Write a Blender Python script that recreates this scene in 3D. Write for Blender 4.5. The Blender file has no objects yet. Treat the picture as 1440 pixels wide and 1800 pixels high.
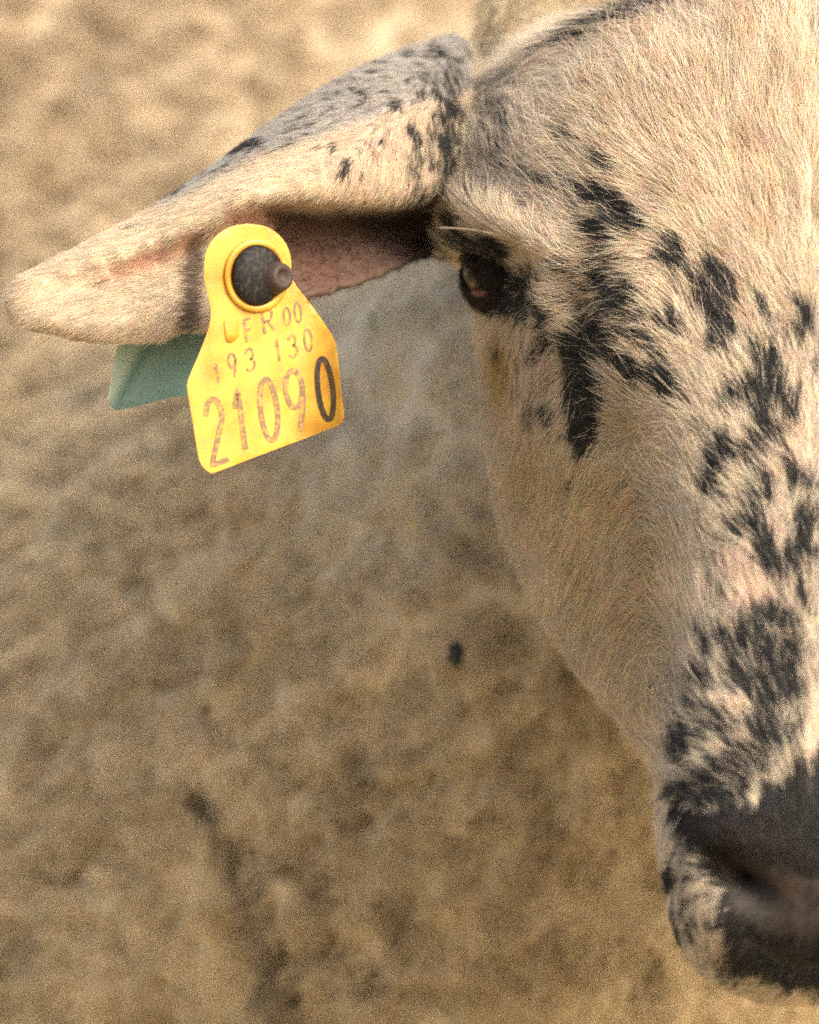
import bpy, bmesh, math
import numpy as np
from mathutils import Vector, Matrix, kdtree, bvhtree

C = bpy.context.scene.collection
SC = bpy.context.scene
R = math.radians
rng = np.random.default_rng(7)

# ------------------------------------------------------------------ camera
S = 0.00013          # metres per photo pixel in the plane of the brow
D = 1.8              # metres from the lens to that plane
CX, CY = 720.0, 900.0
cam_d = bpy.data.cameras.new('camera')
cam = bpy.data.objects.new('camera', cam_d); C.objects.link(cam)
cam.location = (0, -D, 0); cam.rotation_euler = (R(90), 0, 0)
cam_d.sensor_fit = 'VERTICAL'; cam_d.sensor_height = 36.0
cam_d.lens = 36.0 * D / (1800 * S)
cam_d.clip_start = 0.05; cam_d.clip_end = 100
cam_d.dof.use_dof = True
cam_d.dof.focus_distance = D - 0.006
cam_d.dof.aperture_fstop = 9.0
SC.camera = cam

# ------------------------------------------------------------------ light
SUN_EL, SUN_AZ = 33.0, 38.0      # height, and degrees to the right of the lens axis, from behind the camera
sv = Vector((math.sin(R(SUN_AZ)) * math.cos(R(SUN_EL)), -math.cos(R(SUN_AZ)) * math.cos(R(SUN_EL)), math.sin(R(SUN_EL))))
w = bpy.data.worlds.new('World'); SC.world = w; w.use_nodes = True
nt = w.node_tree; bg = nt.nodes['Background']
sky = nt.nodes.new('ShaderNodeTexSky'); sky.sky_type = 'NISHITA'; sky.sun_disc = False
sky.sun_elevation = R(SUN_EL); sky.sun_rotation = math.atan2(sv.x, sv.y)
sky.air_density = 1.0; sky.dust_density = 6.0
nt.links.new(sky.outputs[0], bg.inputs[0]); bg.inputs[1].default_value = 0.15
sun_d = bpy.data.lights.new('sun', 'SUN'); sun_d.energy = 1.2; sun_d.angle = R(16.0); sun_d.color = (1.0, 0.915, 0.775)
sun = bpy.data.objects.new('sun', sun_d); C.objects.link(sun)
sun.rotation_euler = sv.to_track_quat('Z', 'Y').to_euler()
SC.view_settings.view_transform = 'Standard'; SC.view_settings.look = 'None'
SC.view_settings.exposure = 1.34; SC.view_settings.gamma = 1.0
SC.render.engine = 'CYCLES'
SC.cycles.use_denoising = False
SC.cycles.use_adaptive_sampling = True
SC.cycles.adaptive_threshold = 0.03
SC.render.filter_size = 3.2
SC.cycles.max_bounces = 6; SC.cycles.diffuse_bounces = 4
SC.cycles_curves.shape = 'RIBBONS'

# ------------------------------------------------------------------ helpers
def P(px, py, y=0.0):
    k = (D + y) / D
    return ((px - CX) * S * k, y, (CY - py) * S * k)

def to_px(co):
    k = D / (D + co[:, 1])
    return co[:, 0] / S * k + CX, CY - co[:, 2] / S * k

def smooth(a, b, x):
    t = np.clip((x - a) / (b - a), 0, 1)
    return t * t * (3 - 2 * t)

def vnoise(p, seed=0):
    """value noise 0..1 for an (n,3) array"""
    i = np.floor(p).astype(np.int64); f = p - i; f = f * f * (3 - 2 * f)
    def h(a):
        n = (a[:, 0] * 374761393 + a[:, 1] * 668265263 + a[:, 2] * 2147483647 + seed * 1274126177) & 0xffffffff
        n = ((n ^ (n >> 13)) * 1274126177) & 0xffffffff
        n = ((n ^ (n >> 16)) * 2246822519) & 0xffffffff
        return ((n ^ (n >> 15)) & 0xffff) / 65535.0
    out = 0
    for dx in (0, 1):
        for dy in (0, 1):
            for dz in (0, 1):
                wgt = (f[:, 0] if dx else 1 - f[:, 0]) * (f[:, 1] if dy else 1 - f[:, 1]) * (f[:, 2] if dz else 1 - f[:, 2])
                out = out + wgt * h(i + np.array([dx, dy, dz]))
    return out

def fbm(p, o=3, seed=0):
    a, s, t = 0, 1.0, 0
    for k in range(o):
        a = a + s * vnoise(p * 2 ** k, seed + k); t += s; s *= .5
    return a / t

def crom(pts, n):
    """Catmull-Rom through pts (k,d) -> (n,d)"""
    pts = np.asarray(pts, float)
    q = np.vstack([2 * pts[0] - pts[1], pts, 2 * pts[-1] - pts[-2]])
    t = np.linspace(0, len(pts) - 1 - 1e-9, n); i = t.astype(int); f = (t - i)[:, None]
    a, b, c, d = q[i], q[i + 1], q[i + 2], q[i + 3]
    return .5 * (2 * b + (c - a) * f + (2 * a - 5 * b + 4 * c - d) * f ** 2 + (3 * b - a - 3 * c + d) * f ** 3)

def grid_faces(nr, nc, wrap=False):
    fs = []
    for i in range(nr - 1):
        for j in range(nc if wrap else nc - 1):
            k = (j + 1) % nc
            fs.append((i * nc + j, i * nc + k, (i + 1) * nc + k, (i + 1) * nc + j))
    return fs

def mesh_obj(name, verts, faces, mat=None, parent=None, smooth_=True):
    m = bpy.data.meshes.new(name); m.from_pydata([tuple(v) for v in verts], [], faces); m.update()
    bm = bmesh.new(); bm.from_mesh(m); bmesh.ops.recalc_face_normals(bm, faces=bm.faces); bm.to_mesh(m); bm.free()
    o = bpy.data.objects.new(name, m); C.objects.link(o)
    if smooth_: m.polygons.foreach_set('use_smooth', [True] * len(m.polygons))
    if mat: m.materials.append(mat)
    if parent: o.parent = parent
    return o

def mat(name, color=(.5, .5, .5), rough=.5, **kw):
    m = bpy.data.materials.new(name); m.use_nodes = True
    b = m.node_tree.nodes['Principled BSDF']
    b.inputs['Base Color'].default_value = (*color, 1); b.inputs['Roughness'].default_value = rough
    for k, v in kw.items(): b.inputs[k.replace('_', ' ')].default_value = v
    return m, m.node_tree, b

X0 = 1425.0          # middle of the face

# ------------------------------------------------------------------ coat pattern (hair pigment, with some light and shade painted in)
DARK = [  # x0,y0,x1,y1,radius,amount
 (985,226,998,236,13,.5),(985,250,996,262,11,.35),(1040,272,1070,286,9,.55),(922,300,967,322,8,.6),(985,340,998,350,6,.4),
 (1000,317,1035,345,8,.6),(1050,340,1112,388,17,1),(1035,405,1060,415,15,.85),(868,150,874,172,24,.42),(885,200,893,212,20,.45),
 (877,248,880,256,11,.5),(818,320,826,330,18,.3),(845,230,860,250,30,.25),(785,390,800,396,12,.85),(1000,360,1010,380,7,.3),
 (1055,391,1057,425,16,.85),(1034,414,1040,416,10,.7),(1082,440,1090,442,11,.6),(1045,458,1068,468,19,.55),(985,468,996,474,10,.65),
 (1045,492,1110,523,17,.75),(1085,524,1104,524,14,.85),(1024,520,1062,600,40,.45),(1019,545,1022,556,24,.6),(1030,575,1040,590,26,.8),
 (1048,592,1056,608,20,.8),(1100,560,1130,580,22,.25),(998,600,1010,680,20,.95),(1014,640,1022,710,27,1),(1024,705,1019,770,23,.92),(1017,770,1014,800,12,.8),
 (1096,638,1116,660,16,.85),(1080,632,1086,636,13,.7),(1160,655,1174,680,19,.9),(1172,556,1186,566,18,.8),(1136,592,1144,604,22,.55),
 (1108,600,1118,620,18,.35),(1176,428,1192,462,18,.95),(1192,462,1216,492,8,.7),(1256,484,1264,512,23,1),(1253,512,1266,556,23,1),
 (1265,556,1278,578,12,.9),(1249,583,1258,608,9,.95),(1224,500,1230,512,8,.75),(1284,500,1292,512,8,.6),(1205,485,1222,520,6,.5),
 (1326,518,1334,542,8,.9),(1343,546,1347,558,6,.7),(1408,538,1414,585,11,.75),(1422,538,1424,552,8,.55),(1316,500,1320,512,5,.5),
 (1327,612,1338,642,13,.95),(1310,614,1316,620,8,.75),(1364,604,1353,642,13,.8),(1334,640,1350,702,16,.95),(1366,640,1362,704,12,.85),
 (1298,688,1331,673,15,.95),(1277,704,1284,710,11,.85),(1261,704,1268,714,7,.75),(1327,720,1348,737,12,.75),(1334,770,1360,758,16,.95),
 (1344,776,1352,784,13,.95),(1312,784,1319,796,14,.95),(1372,762,1374,776,8,.7),(1379,704,1404,695,9,.85),(1388,708,1392,726,9,.8),
 (1382,740,1384,770,6,.5),(1270,784,1244,836,18,1),(1238,840,1236,856,12,.95),(1234,862,1233,872,7,.5),(1226,748,1234,752,7,.55),
 (1336,856,1337,876,20,1),(1322,880,1328,890,9,.85),(1392,812,1397,850,12,.9),(1422,822,1428,855,13,.95),(1404,830,1410,845,12,.75),
 (1306,915,1327,921,14,1),(1289,930,1294,940,10,.9),(1272,916,1280,926,7,.65),(1336,940,1357,968,16,1),(1340,972,1374,1002,18,1),
 (1392,980,1418,966,18,.97),(1415,895,1406,960,17,.9),(1430,900,1434,912,14,.85),(1386,992,1406,1006,13,.95),(1406,1026,1414,1060,8,.8),
 (1250,1024,1264,1053,8,.8),(1270,868,1276,878,6,.65),(1230,908,1236,918,6,.4),(1236,950,1242,962,7,.35),(1214,996,1220,1004,7,.5),
 (1193,930,1196,938,6,.35),(1192,1074,1198,1084,7,.4),(1261,938,1266,948,6,.45),(1258,978,1264,988,6,.4),
 (1323,1096,1306,1124,21,1),(1336,1078,1340,1088,13,.9),(1358,1068,1386,1076,15,.9),(1380,1088,1388,1098,20,.95),(1330,1122,1342,1132,17,.95),
 (1275,1122,1280,1130,13,.95),(1290,1138,1300,1146,13,.92),(1258,1094,1264,1106,6,.65),(1231,1116,1243,1148,10,.85),(1226,1176,1233,1198,13,.85),
 (1385,1152,1372,1196,25,.95),(1290,1178,1305,1194,20,1),(1320,1190,1350,1226,22,1),(1376,1170,1380,1212,27,.95),(1346,1238,1352,1250,16,.9),
 (1330,1154,1340,1164,13,.5),(1424,1140,1430,1152,11,.65),(1170,1178,1177,1184,9,.4),(1210,1233,1234,1244,9,.75),(1252,1252,1288,1270,12,.85),
 (1190,1284,1190,1328,17,1),(1200,1280,1206,1290,12,.5),(1294,1316,1297,1352,17,.95),(1256,1344,1266,1350,13,.85),(1322,1268,1356,1306,19,.8),
 (1330,1326,1345,1340,17,.7),(1223,1370,1252,1376,17,.95),(1195,1402,1300,1398,17,.85),(1290,1385,1320,1360,12,.6),(1178,1390,1190,1405,20,.85),(1405,1230,1408,1280,10,.45),(1365,1260,1370,1310,18,.6),
 (1208,1330,1216,1340,14,.4),(1170,1545,1176,1566,11,.8),(1184,1615,1198,1650,14,.65),(1168,1470,1170,1490,6,.3),
 (851,527,915,545,17,.95),(892,490,914,524,16,.92),(925,500,940,545,12,.5),(957,549,960,612,11,.85),(918,605,934,630,9,.5),(876,620,877,634,5,.6),(954,708,954,742,6,.8),
 (928,720,930,735,7,.5),(962,760,964,776,5,.4),(1002,855,1003,868,6,.4),(1096,850,1096,860,4,.4),(928,476,938,486,13,.5),(795,412,850,432,10,.9),(815,428,870,446,14,1),(865,450,890,490,14,1),(860,505,900,530,16,1),(905,465,922,505,7,.4),
 (900,570,915,590,9,.4),(940,590,946,606,7,.4),(975,640,985,660,9,.35),(900,650,905,670,5,.35),(940,665,944,690,5,.35),
 (1130,470,1150,474,5,.3),(1210,430,1222,440,5,.35),(1150,395,1180,420,4,.3),(1120,800,1150,790,3,.35),(1060,770,1090,760,3,.3),
]
DARK_EAR = [
 (412,259,456,245,10,1),(318,328,330,322,8,.8),(280,352,290,346,6,.5),(588,133,598,129,7,.8),(530,159,536,156,6,.6),(584,161,588,159,5,.5),
 (694,180,700,186,9,.85),(770,86,778,96,11,.7),(726,226,734,244,12,.75),(735,270,740,300,22,.4),(604,305,616,280,7,.8),(644,244,648,247,5,.7),
 (567,254,569,256,4,.6),(590,256,594,260,4,.6),(500,280,504,283,4,.5),(236,395,246,392,6,.45),(765,140,770,180,38,.4),(740,330,760,350,22,.5),
 (596,203,600,205,5,.5),(420,285,430,282,5,.5),(560,200,640,150,22,.12),(660,260,664,270,5,.4),(175,491,186,487,8,.3),(540,235,560,228,5,.4),
]
DARK = np.array(DARK, float); DARK_EAR = np.array(DARK_EAR, float)

def strokes(px, py, T, gain=1.0):
    out = np.zeros(len(px))
    for x0, y0, x1, y1, r, a in T:
        dx, dy = x1 - x0, y1 - y0; L = max(dx * dx + dy * dy, 1e-6)
        t = np.clip(((px - x0) * dx + (py - y0) * dy) / L, 0, 1)
        d = np.hypot(px - x0 - t * dx, py - y0 - t * dy) / (r * gain)
        out = np.maximum(out, a * (1 - smooth(.42, 1.62, d)))
    return out

def poly_in(px, py, poly, soft=12.0):
    """soft inside mask of a polygon"""
    poly = np.asarray(poly, float); ins = np.zeros(len(px), bool); dmin = np.full(len(px), 1e9)
    n = len(poly)
    for i in range(n):
        x0, y0 = poly[i]; x1, y1 = poly[(i + 1) % n]
        c = ((y0 > py) != (y1 > py)) & (px < (x1 - x0) * (py - y0) / (y1 - y0 + 1e-9) + x0)
        ins ^= c
        dx, dy = x1 - x0, y1 - y0; t = np.clip(((px - x0) * dx + (py - y0) * dy) / (dx * dx + dy * dy + 1e-9), 0, 1)
        dmin = np.minimum(dmin, np.hypot(px - x0 - t * dx, py - y0 - t * dy))
    return smooth(-soft, soft, np.where(ins, dmin, -dmin))

MUZ = [(1172,1425),(1215,1412),(1260,1418),(1310,1402),(1362,1372),(1392,1325),(1430,1305),(1480,1300),(1600,1500),(1560,1740),(1420,1752),
       (1340,1728),(1275,1690),(1258,1650),(1250,1570),(1232,1505),(1190,1480)]

CREAM = np.array([.81, .69, .525]); BLACK = np.array([.026, .025, .024])
OCHRE = np.array([.52, .35, .12]); PINK = np.array([.66, .40, .30]); BROWN = np.array([.034, .0225, .0165])

def mixc(a, b, t): return a * (1 - t[:, None]) + b * t[:, None]

def fold(px):           # mirror the right half of the face on the left
    return np.where(px > X0 + 40, 2 * X0 - px, px)

def head_coat(px, py, co):
    """light colour, dark amount, brown amount"""
    n1 = fbm(np.c_[px / 26, py / 26, 0 * px], 2, 3); n2 = fbm(np.c_[px / 60, py / 60, 0 * px], 2, 9)
    wx = px + 22 * (vnoise(np.c_[px / 14, py / 14, 0 * px], 21) - .5); wy = py + 22 * (vnoise(np.c_[px / 15, py / 15, 0 * px], 22) - .5)
    lf = fold(wx)
    dark = strokes(lf, wy, DARK, 1.22)
    base = np.tile(CREAM, (len(px), 1))
    f = fold(px)
    och = np.maximum.reduce([.95 * np.exp(-(((f - 876) / 30) ** 2 + ((py - 655) / 95) ** 2)), .75 * np.exp(-(((f - 925) / 60) ** 2 + ((py - 850) / 130) ** 2)),
                             .6 * np.exp(-(((f - 1020) / 80) ** 2 + ((py - 990) / 150) ** 2)), .55 * poly_in(f, py, [(850, 640), (895, 900), (1000, 1130), (1150, 1340), (1185, 1200), (1190, 960), (1110, 800), (960, 780)], 60), .42 * np.exp(-(((f - 1080) / 95) ** 2 + ((py - 800) / 160) ** 2)),
                             .55 * np.exp(-(((f - 1110) / 60) ** 2 + ((py - 1180) / 130) ** 2))])
    spk = smooth(.58, .75, n1) * smooth(.95, .5, np.abs(py - 180) / 400) * (f > 1060) * .30
    base = mixc(base, OCHRE, np.clip(och * (.7 + .6 * n2), 0, .9))  # warm glow on the cheek put into the coat colour
    base = mixc(base, np.array([.62, .38, .17]), spk)
    st = fbm(np.c_[(px + (py - 300) * .35 * np.clip((1420 - f) / 300, 0, 1)) / 9, py / 46, 0 * px], 2, 15)
    base = base * (1 + .34 * (st - .5) * (f > 960))[:, None]
    base = mixc(base, np.array([.62, .41, .22]), .35 * smooth(.5, .3, st) * (f > 1000) * smooth(700, 500, py))
    base = base * (1 + .25 * np.exp(-(((f - 982) / 16) ** 2 + ((py - 552) / 28) ** 2)))[:, None]
    pk = .35 * np.exp(-(((f - 1330) / 60) ** 2 + ((py - 1010) / 70) ** 2)) + .3 * np.exp(-(((f - 1410) / 40) ** 2 + ((py - 770) / 60) ** 2)) + .3 * np.exp(-(((f - 930) / 30) ** 2 + ((py - 660) / 60) ** 2))
    base = mixc(base, PINK, np.clip(pk, 0, .6))
    base = base * (.86 + .28 * n2)[:, None]
    lt = np.exp(-(((f - 982) / 14) ** 2 + ((py - 552) / 24) ** 2))
    dark = dark * (1 - .95 * np.clip(lt * 1.6, 0, 1))
    muz = poly_in(lf + 30 * (n1 - .5), wy + 34 * (n1 - .5), MUZ, 18)
    brn = muz * (.08 + .8 * np.clip(np.exp(-(((f - 1300) / 90) ** 2 + ((py - 1480) / 55) ** 2)) + np.exp(-(((f - 1390) / 60) ** 2 + ((py - 1560) / 40) ** 2)) + .7 * np.exp(-(((f - 1395) / 30) ** 2 + ((py - 1640) / 30) ** 2)), 0, 1))
    dark = np.maximum(dark, muz * .97)
    n5 = fbm(np.c_[(lf) / 45, (wy + .25 * lf) / 8, 0 * px], 2, 17)
    dark = np.maximum(dark, np.clip(.05 + 1.0 * n5, 0, .9) * np.exp(-(((lf - 1090) / 85) ** 2 + ((wy - 560) / 85) ** 2)))
    dark = np.maximum(dark, np.clip(.75 * smooth(.48, .7, n1), 0, 1) * np.clip(np.exp(-(((lf - 1270) / 90) ** 2 + ((wy - 1290) / 110) ** 2)) + np.exp(-(((lf - 1390) / 60) ** 2 + ((wy - 1240) / 120) ** 2)) + .7 * np.exp(-(((lf - 1350) / 70) ** 2 + ((wy - 760) / 160) ** 2)), 0, 1))
    n6 = fbm(np.c_[(lf * .8 + wy * .5) / 30, (wy * .7 - lf * .5) / 9, 0 * px], 2, 19); n7 = fbm(np.c_[lf / 8, wy / 11, 0 * px], 2, 23)
    zone = np.clip(poly_in(lf, wy, [(1190, 640), (1300, 560), (1460, 560), (1460, 1380), (1180, 1400), (1165, 1240), (1215, 1000), (1240, 860)], 40), 0, 1)
    zone = zone * (1 - .7 * np.exp(-(((lf - 1420) / 34) ** 2 + ((wy - 760) / 60) ** 2))) * (1 - .6 * np.exp(-(((lf - 1310) / 45) ** 2 + ((wy - 1020) / 60) ** 2)))
    dark = np.maximum(dark, zone * np.clip(2.6 * (n6 - .56) + 2.2 * (n7 - .60), 0, .75))
    zt = np.exp(-(((lf - 865) / 55) ** 2 + ((wy - 225) / 85) ** 2)) + .7 * np.exp(-(((lf - 830) / 40) ** 2 + ((wy - 340) / 50) ** 2)) + .6 * np.exp(-(((lf - 930) / 40) ** 2 + ((wy - 640) / 80) ** 2))
    dark = np.maximum(dark, np.clip(zt, 0, 1) * np.clip(.28 + 2.0 * (n7 - .5), 0, .75))
    strip = poly_in(lf, wy, [(1165, 1430), (1235, 1500), (1255, 1580), (1262, 1660), (1300, 1720), (1230, 1710), (1185, 1640), (1168, 1530)], 14)
    dark = np.maximum(dark, strip * np.clip(.30 + 1.6 * (n7 - .5), 0, .7))
    gry = .85 * np.exp(-(((f - 1300) / 50) ** 2 + ((py - 1705) / 28) ** 2))
    dark = np.maximum(dark, gry)
    # far side of the poll keeps a dark fringe
    fr = strokes(f, py, np.array([(1170, -16, 1100, 14, 20, .75), (1100, 14, 1010, 54, 17, .68), (1010, 54, 930, 92, 12, .5), (930, 92, 880, 135, 9, .38)]))
    dark = np.maximum(dark, fr)
    return base, dark, brn

def ear_coat(px, py, co):
    f = np.where(px > X0, 2 * X0 - px, px)
    wx = f + 8 * (vnoise(np.c_[f / 12, py / 12, 0 * px], 31) - .5); wy = py + 8 * (vnoise(np.c_[f / 12, py / 12, 0 * px], 32) - .5)
    dark = strokes(wx, wy, DARK_EAR)
    n2 = fbm(np.c_[f / 40, py / 40, 0 * px], 2, 12)
    base = np.tile(np.array([.70, .575, .42]), (len(px), 1)) * (.86 + .28 * n2)[:, None]
    red = strokes(wx, wy, np.array([(195, 486, 260, 455, 13, .75), (260, 455, 345, 420, 15, .85), (430, 385, 500, 372, 22, .8), (345, 420, 430, 388, 10, .5), (520, 420, 560, 470, 36, .85)]))
    base = mixc(base, np.array([.56, .24, .15]), red * .62)
    pk = np.exp(-(((f - 640) / 90) ** 2 + ((py - 250) / 60) ** 2)) * .4
    base = mixc(base, np.array([.62, .42, .34]), pk)
    st = strokes(wx, wy, np.array([(352, 440, 342, 560, 17, .95), (360, 415, 350, 450, 12, .8), (335, 565, 345, 580, 8, .6)]))
    base = mixc(base, np.array([.085, .05, .035]), st * .9)  # shadow of the yellow tag painted on the ear
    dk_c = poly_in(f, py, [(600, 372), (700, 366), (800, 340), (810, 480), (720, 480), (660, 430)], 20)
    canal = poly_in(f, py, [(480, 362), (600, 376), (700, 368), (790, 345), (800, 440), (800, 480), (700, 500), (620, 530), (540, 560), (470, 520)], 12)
    base = mixc(base, np.array([.085, .043, .036]), canal * .92); base = mixc(base, np.array([.05, .032, .028]), dk_c * .85)  # brown canal skin, with the shade of the hollow painted in
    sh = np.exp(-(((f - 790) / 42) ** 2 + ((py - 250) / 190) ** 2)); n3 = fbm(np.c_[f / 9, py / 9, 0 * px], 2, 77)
    dark = np.maximum(dark, np.clip(sh * 1.0 * (.35 + n3), 0, .9))  # shade at the ear base put in as dark hairs
    top = poly_in(f, py, [(280, 340), (500, 180), (690, 80), (830, 30), (830, 150), (700, 190), (560, 240), (430, 285), (300, 360)], 14)
    dark = np.maximum(dark, top * np.clip(.06 + .75 * smooth(.55, .78, n3), 0, .8))
    dark = np.maximum(dark, .8 * smooth(.66, .8, n3) * np.exp(-(((f - 640) / 110) ** 2 + ((py - 230) / 80) ** 2)))
    base = mixc(base, np.array([.40, .385, .36]), top * .85)  # cool skylight on the upper band put into the ear colour
    return base, dark, canal * .5

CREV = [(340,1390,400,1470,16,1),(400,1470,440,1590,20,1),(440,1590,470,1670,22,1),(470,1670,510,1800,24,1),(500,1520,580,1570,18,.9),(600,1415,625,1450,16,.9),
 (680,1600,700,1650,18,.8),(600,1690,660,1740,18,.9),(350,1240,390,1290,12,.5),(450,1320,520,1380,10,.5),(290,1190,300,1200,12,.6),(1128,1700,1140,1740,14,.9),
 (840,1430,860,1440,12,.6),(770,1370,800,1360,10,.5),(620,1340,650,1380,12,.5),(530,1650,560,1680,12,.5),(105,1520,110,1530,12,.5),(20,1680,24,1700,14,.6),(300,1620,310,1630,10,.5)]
def body_coat(px, py, co):
    n1 = fbm(co * 38, 3, 41); n2 = fbm(co * 130, 2, 44)
    base = np.tile(np.array([.69, .575, .385]), (len(px), 1))
    base = base * (.84 + .32 * n1)[:, None]
    n4 = fbm(co * 260, 2, 46)
    base = mixc(base, np.array([.36, .245, .12]), smooth(.5, .7, n2) * .35)
    base = mixc(base, np.array([.24, .165, .085]), smooth(.52, .72, n4) * .5 * smooth(.3, .6, n1 + .25 * smooth(700, 1300, py)))
    dn = smooth(.2, .9, (py - 900) / 1000)
    base = mixc(base, np.array([.46, .33, .15]), dn * .4)
    nh = smooth(1250, 700, py) * smooth(430, 640, px) * smooth(330, 430, py)
    base = mixc(base, np.array([.74, .67, .53]) * (.9 + .2 * n1)[:, None], nh * .85)  # greyer neck hair, also paled to offset the head's shadow
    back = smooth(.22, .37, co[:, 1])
    base = base * (1 - np.array([.30, .33, .33])[None] * back[:, None])  # flank wool darkened with depth to tone down the sunlight there
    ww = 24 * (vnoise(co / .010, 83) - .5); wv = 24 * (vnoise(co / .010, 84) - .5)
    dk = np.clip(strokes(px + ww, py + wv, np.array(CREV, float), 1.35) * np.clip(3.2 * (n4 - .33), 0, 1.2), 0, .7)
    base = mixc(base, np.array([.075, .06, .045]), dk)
    return base, np.zeros(len(px)), np.zeros(len(px))

# ------------------------------------------------------------------ materials
def coat_material(name, attr, rough, transl=0.0, scale=900.0):
    m = bpy.data.materials.new(name); m.use_nodes = True; t = m.node_tree; b = t.nodes['Principled BSDF']
    a = t.nodes.new('ShaderNodeAttribute'); a.attribute_name = attr
    nz = t.nodes.new('ShaderNodeTexNoise'); nz.inputs['Scale'].default_value = scale; nz.inputs['Detail'].default_value = 3
    mx = t.nodes.new('ShaderNodeMix'); mx.data_type = 'RGBA'; mx.blend_type = 'MULTIPLY'; mx.inputs[0].default_value = .25
    t.links.new(a.outputs['Color'], mx.inputs[6]); t.links.new(nz.outputs['Color'], mx.inputs[7])
    t.links.new(mx.outputs[2], b.inputs['Base Color']); b.inputs['Roughness'].default_value = rough
    b.inputs['Specular IOR Level'].default_value = .25 if transl else .10
    bp = t.nodes.new('ShaderNodeBump'); bp.inputs['Strength'].default_value = .35; bp.inputs['Distance'].default_value = .0006
    if not transl: t.links.new(nz.outputs['Fac'], bp.inputs['Height']); t.links.new(bp.outputs[0], b.inputs['Normal'])
    if transl:
        tr = t.nodes.new('ShaderNodeBsdfTranslucent'); ms = t.nodes.new('ShaderNodeMixShader'); ms.inputs[0].default_value = transl
        t.links.new(mx.outputs[2], tr.inputs[0]); t.links.new(b.outputs[0], ms.inputs[1]); t.links.new(tr.outputs[0], ms.inputs[2])
        t.links.new(ms.outputs[0], t.nodes['Material Output'].inputs[0])
    return m
skin_m = coat_material('sheep_skin', 'coat', .7)
hair_m = coat_material('sheep_hair', 'hair_color', .55, .30, 300)
wool_m = coat_material('sheep_wool', 'hair_color', .8, .25, 300)

# ------------------------------------------------------------------ the sheep's body: one continuous surface
HEAD = {
 -120: [(0,30),(70,31),(130,36),(170,45),(190,55),(195,70),(170,90),(100,105),(0,110)],
 -40: [(0,10),(80,12),(150,18),(200,30),(228,42),(238,60),(230,88),(150,120),(0,126)],
 10:  [(0,1),(95,3),(185,10),(245,22),(280,36),(298,56),(290,86),(185,128),(0,137)],
 60:  [(0,-6),(130,-3),(250,6),(340,20),(395,36),(425,58),(420,90),(260,140),(0,150)],
 130: [(0,-14),(150,-10),(300,0),(420,18),(495,38),(532,60),(525,95),(330,150),(0,160)],
 220: [(0,-20),(160,-16),(330,-6),(470,14),(560,38),(608,62),(600,100),(370,155),(0,165)],
 320: [(0,-25),(170,-21),(340,-11),(480,8),(580,32),(642,60),(630,105),(380,155),(0,165)],
 420: [(0,-30),(170,-26),(340,-16),(470,0),(560,22),(638,58),(620,105),(370,150),(0,160)],
 520: [(0,-35),(160,-31),(310,-21),(420,-4),(510,20),(596,55),(580,100),(350,140),(0,150)],
 640: [(0,-41),(150,-37),(280,-26),(380,-8),(470,16),(560,52),(550,95),(330,130),(0,140)],
 780: [(0,-49),(120,-46),(210,-37),(290,-22),(400,6),(545,48),(540,85),(320,118),(0,128)],
 920: [(0,-57),(110,-54),(180,-46),(235,-32),(340,-6),(522,42),(520,75),(300,104),(0,112)],
 1060:[(0,-65),(110,-62),(175,-54),(220,-40),(300,-16),(462,32),(460,58),(270,82),(0,90)],
 1180:[(0,-71),(115,-68),(180,-60),(225,-46),(280,-26),(392,18),(390,38),(230,58),(0,66)],
 1280:[(0,-76),(125,-73),(195,-65),(240,-52),(275,-36),(318,4),(310,22),(180,38),(0,44)],
 1360:[(0,-80),(135,-77),(205,-69),(245,-57),(268,-42),(272,-16),(255,2),(150,14),(0,20)],
 1460:[(0,-85),(140,-82),(205,-74),(240,-62),(262,-48),(268,-30),(245,-14),(140,-4),(0,0)],
 1560:[(0,-87),(140,-84),(200,-77),(232,-66),(250,-52),(252,-36),(230,-24),(130,-14),(0,-10)],
 1650:[(0,-82),(130,-79),(185,-73),(212,-64),(228,-54),(228,-42),(200,-32),(120,-24),(0,-20)],
 1720:[(0,-68),(90,-67),(140,-63),(165,-57),(175,-50),(175,-42),(150,-35),(80,-30),(0,-28)],
 1762:[(0,-55),(40,-54),(70,-51),(80,-48),(82,-45),(80,-42),(65,-39),(30,-37),(0,-36)],
}
def build_head():
    keys = sorted(HEAD); NC, NR = 28, 90
    rows = [crom(HEAD[k], NC) for k in keys]
    allc = np.array([np.c_[r, np.full(NC, k)] for r, k in zip(rows, keys)])       # (K,NC,3)
    cols = [crom(allc[:, j, :], NR) for j in range(NC)]
    g = np.stack(cols, 1)                                                       # (NR,NC,3) dx, y(mm), py
    V = []
    for i in range(NR):
        left = [P(X0 - g[i, j, 0], g[i, j, 2], g[i, j, 1] * .001) for j in range(NC)]
        right = [P(X0 + g[i, j, 0], g[i, j, 2], g[i, j, 1] * .001) for j in range(NC - 2, 0, -1)]
        V += left + right
    n = 2 * NC - 2
    F = grid_faces(NR, n, True) + [tuple(range(n))[::-1], tuple(range((NR - 1) * n, NR * n))]
    return V, F
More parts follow.
